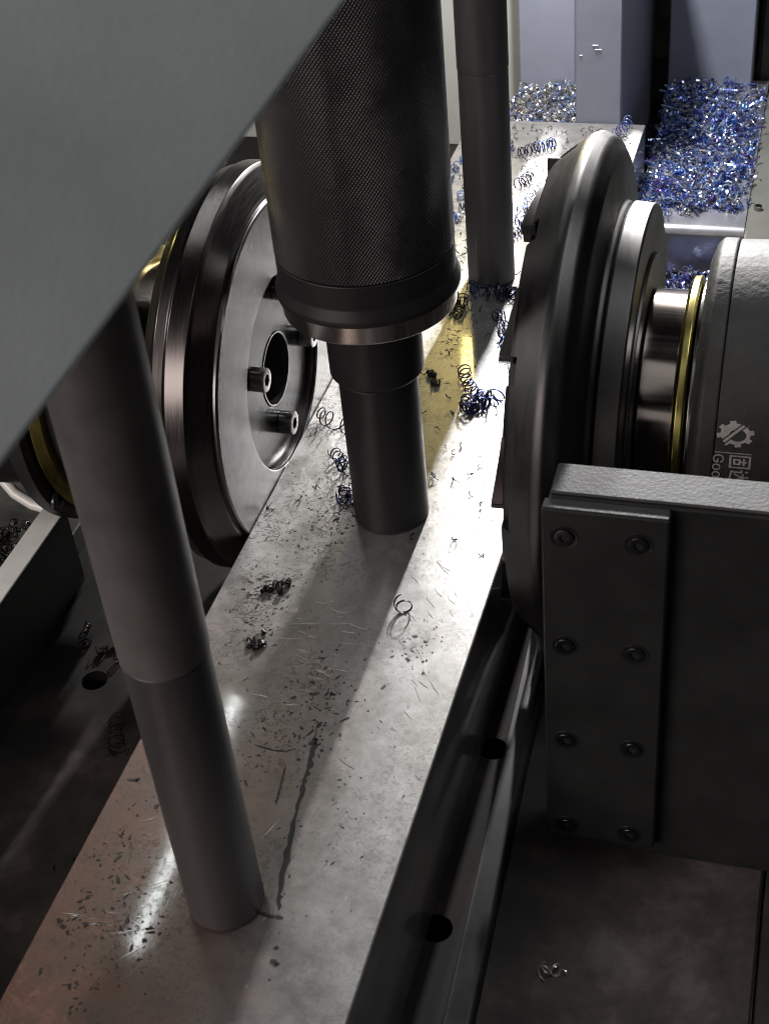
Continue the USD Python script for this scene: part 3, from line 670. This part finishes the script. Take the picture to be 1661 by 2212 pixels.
chips('bright wet chip lying on the stained deck at lower right', 'bright wet chips on the deck', [(.1415, -.2455, 60, .0032, .006, 1.6), (.147, -.243, 110, .0024, .005, 1.3), (.1505, -.2435, 20, .0016, .004, 1.2)], M['bolt_bright'], ZB - .003)
chips('blue chip resting on the lip of the tray', 'blue chips on the tray lip', [(.108, .506, 20, .004, .010, 3), (.113, .512, 70, .0035, .012, 3), (.128, .520, 140, .004, .012, 4)], M['chip_blue'], -.0497)

def heap(n, place_fn, seed, needles=.35):
    q = np.random.default_rng(seed); ms, tones = [], []
    for i in range(n):
        x, y, z = place_fn(q)
        if q.random() < needles:
            ln = .007 + .024 * q.random() ** 3
            m = coil(.0008 + .0005 * q.random(), ln, ln / .0022, w=.0016, th=.0002, seg=5, seed=int(q.integers(1e6)))
        else:
            m = coil(.0016 + .0017 * q.random(), .004 + .007 * q.random(), 1.3 + 1.8 * q.random(), w=.0010 + .0006 * q.random(), th=.0002, seg=9, loose=.6, seed=int(q.integers(1e6)))
        tones.append(np.full(len(m[0]), q.random()))
        ms.append(place(m, (x, y, z), q.random() * 2 * PI, .45 * q.normal(), q.random() * 6))
    return join(ms), np.concatenate(tones)
def tray_spot(q):
    while True:
        x, y = .0855 + .097 * q.random(), .508 + .285 * q.random()
        edge = .028 * meshkit.noise(np.array([[x * 60, y * 25, 3.0]]))[0]
        bare = meshkit.noise(np.array([[x * 30 + 5, y * 14, 1.0]]))[0] + .9 * (x - .13) / .05
        if y < .515 + edge * (.3 + (x - .085) * 10): continue
        if bare > 1.15 and q.random() < .8: continue
        return x, y, -.0495 + .007 * q.random() ** 1.5 + .010 * max(0, (y - .66) / .14) * q.random()
hm, ht = heap(2700, tray_spot, 5)
obj('chip_heap', hm, M['chip_blue'], None, smooth=False, tone=ht, label='heap of blue tempered steel chips covering the sheet tray', cat='metal chips', kind='stuff')
hm, ht = heap(1200, lambda q: (-.058 + .074 * q.random(), .602 + .110 * q.random(), -.021 + .012 * q.random() ** 1.5), 6, .15)
obj('chip_heap', hm, M['chip_grey'], None, smooth=False, tone=ht, label='heap of grey and blue chips behind the bar, left of the front column', cat='metal chips', kind='stuff')
hm, ht = heap(160, lambda q: (.118 + .045 * q.random(), .425 + .055 * q.random(), ZB - .002 + .016 * q.random()), 8, .1)
obj('chip_heap', hm, M['chip_blue'], None, smooth=False, tone=ht, label='small pile of deep blue chips below the tray lip, above the shaft', cat='metal chips', kind='stuff')
hm, ht = heap(260, lambda q: (-.40 + .14 * q.random(), -.10 + .12 * q.random(), ZB + .020 + .010 * q.random()), 9, .1)
obj('chip_heap', hm, M['chip_black'], None, smooth=False, tone=ht, label='dull chips lying in the trough on the far left', cat='metal chips', kind='stuff')

obj('chip_fragments', slivers(220, 21, lambda q: (-.08 + .155 * q.random(), .58 - .62 * q.random() ** 1.6)), M['chip_black'], None, smooth=False, label='fine dark chip fragments strewn over the bar', cat='metal chips', kind='stuff')

obj('highlight_strip', cbox((.2464, -.9, ZB - .02), (.2470, -.145, ZB - .0022), .0001), M['bolt'], kind='structure', label='thin bright strip added as the edge highlight of the deck at the right edge', cat='seam')  # added strip, stands in for the bright highlight on the deck edge
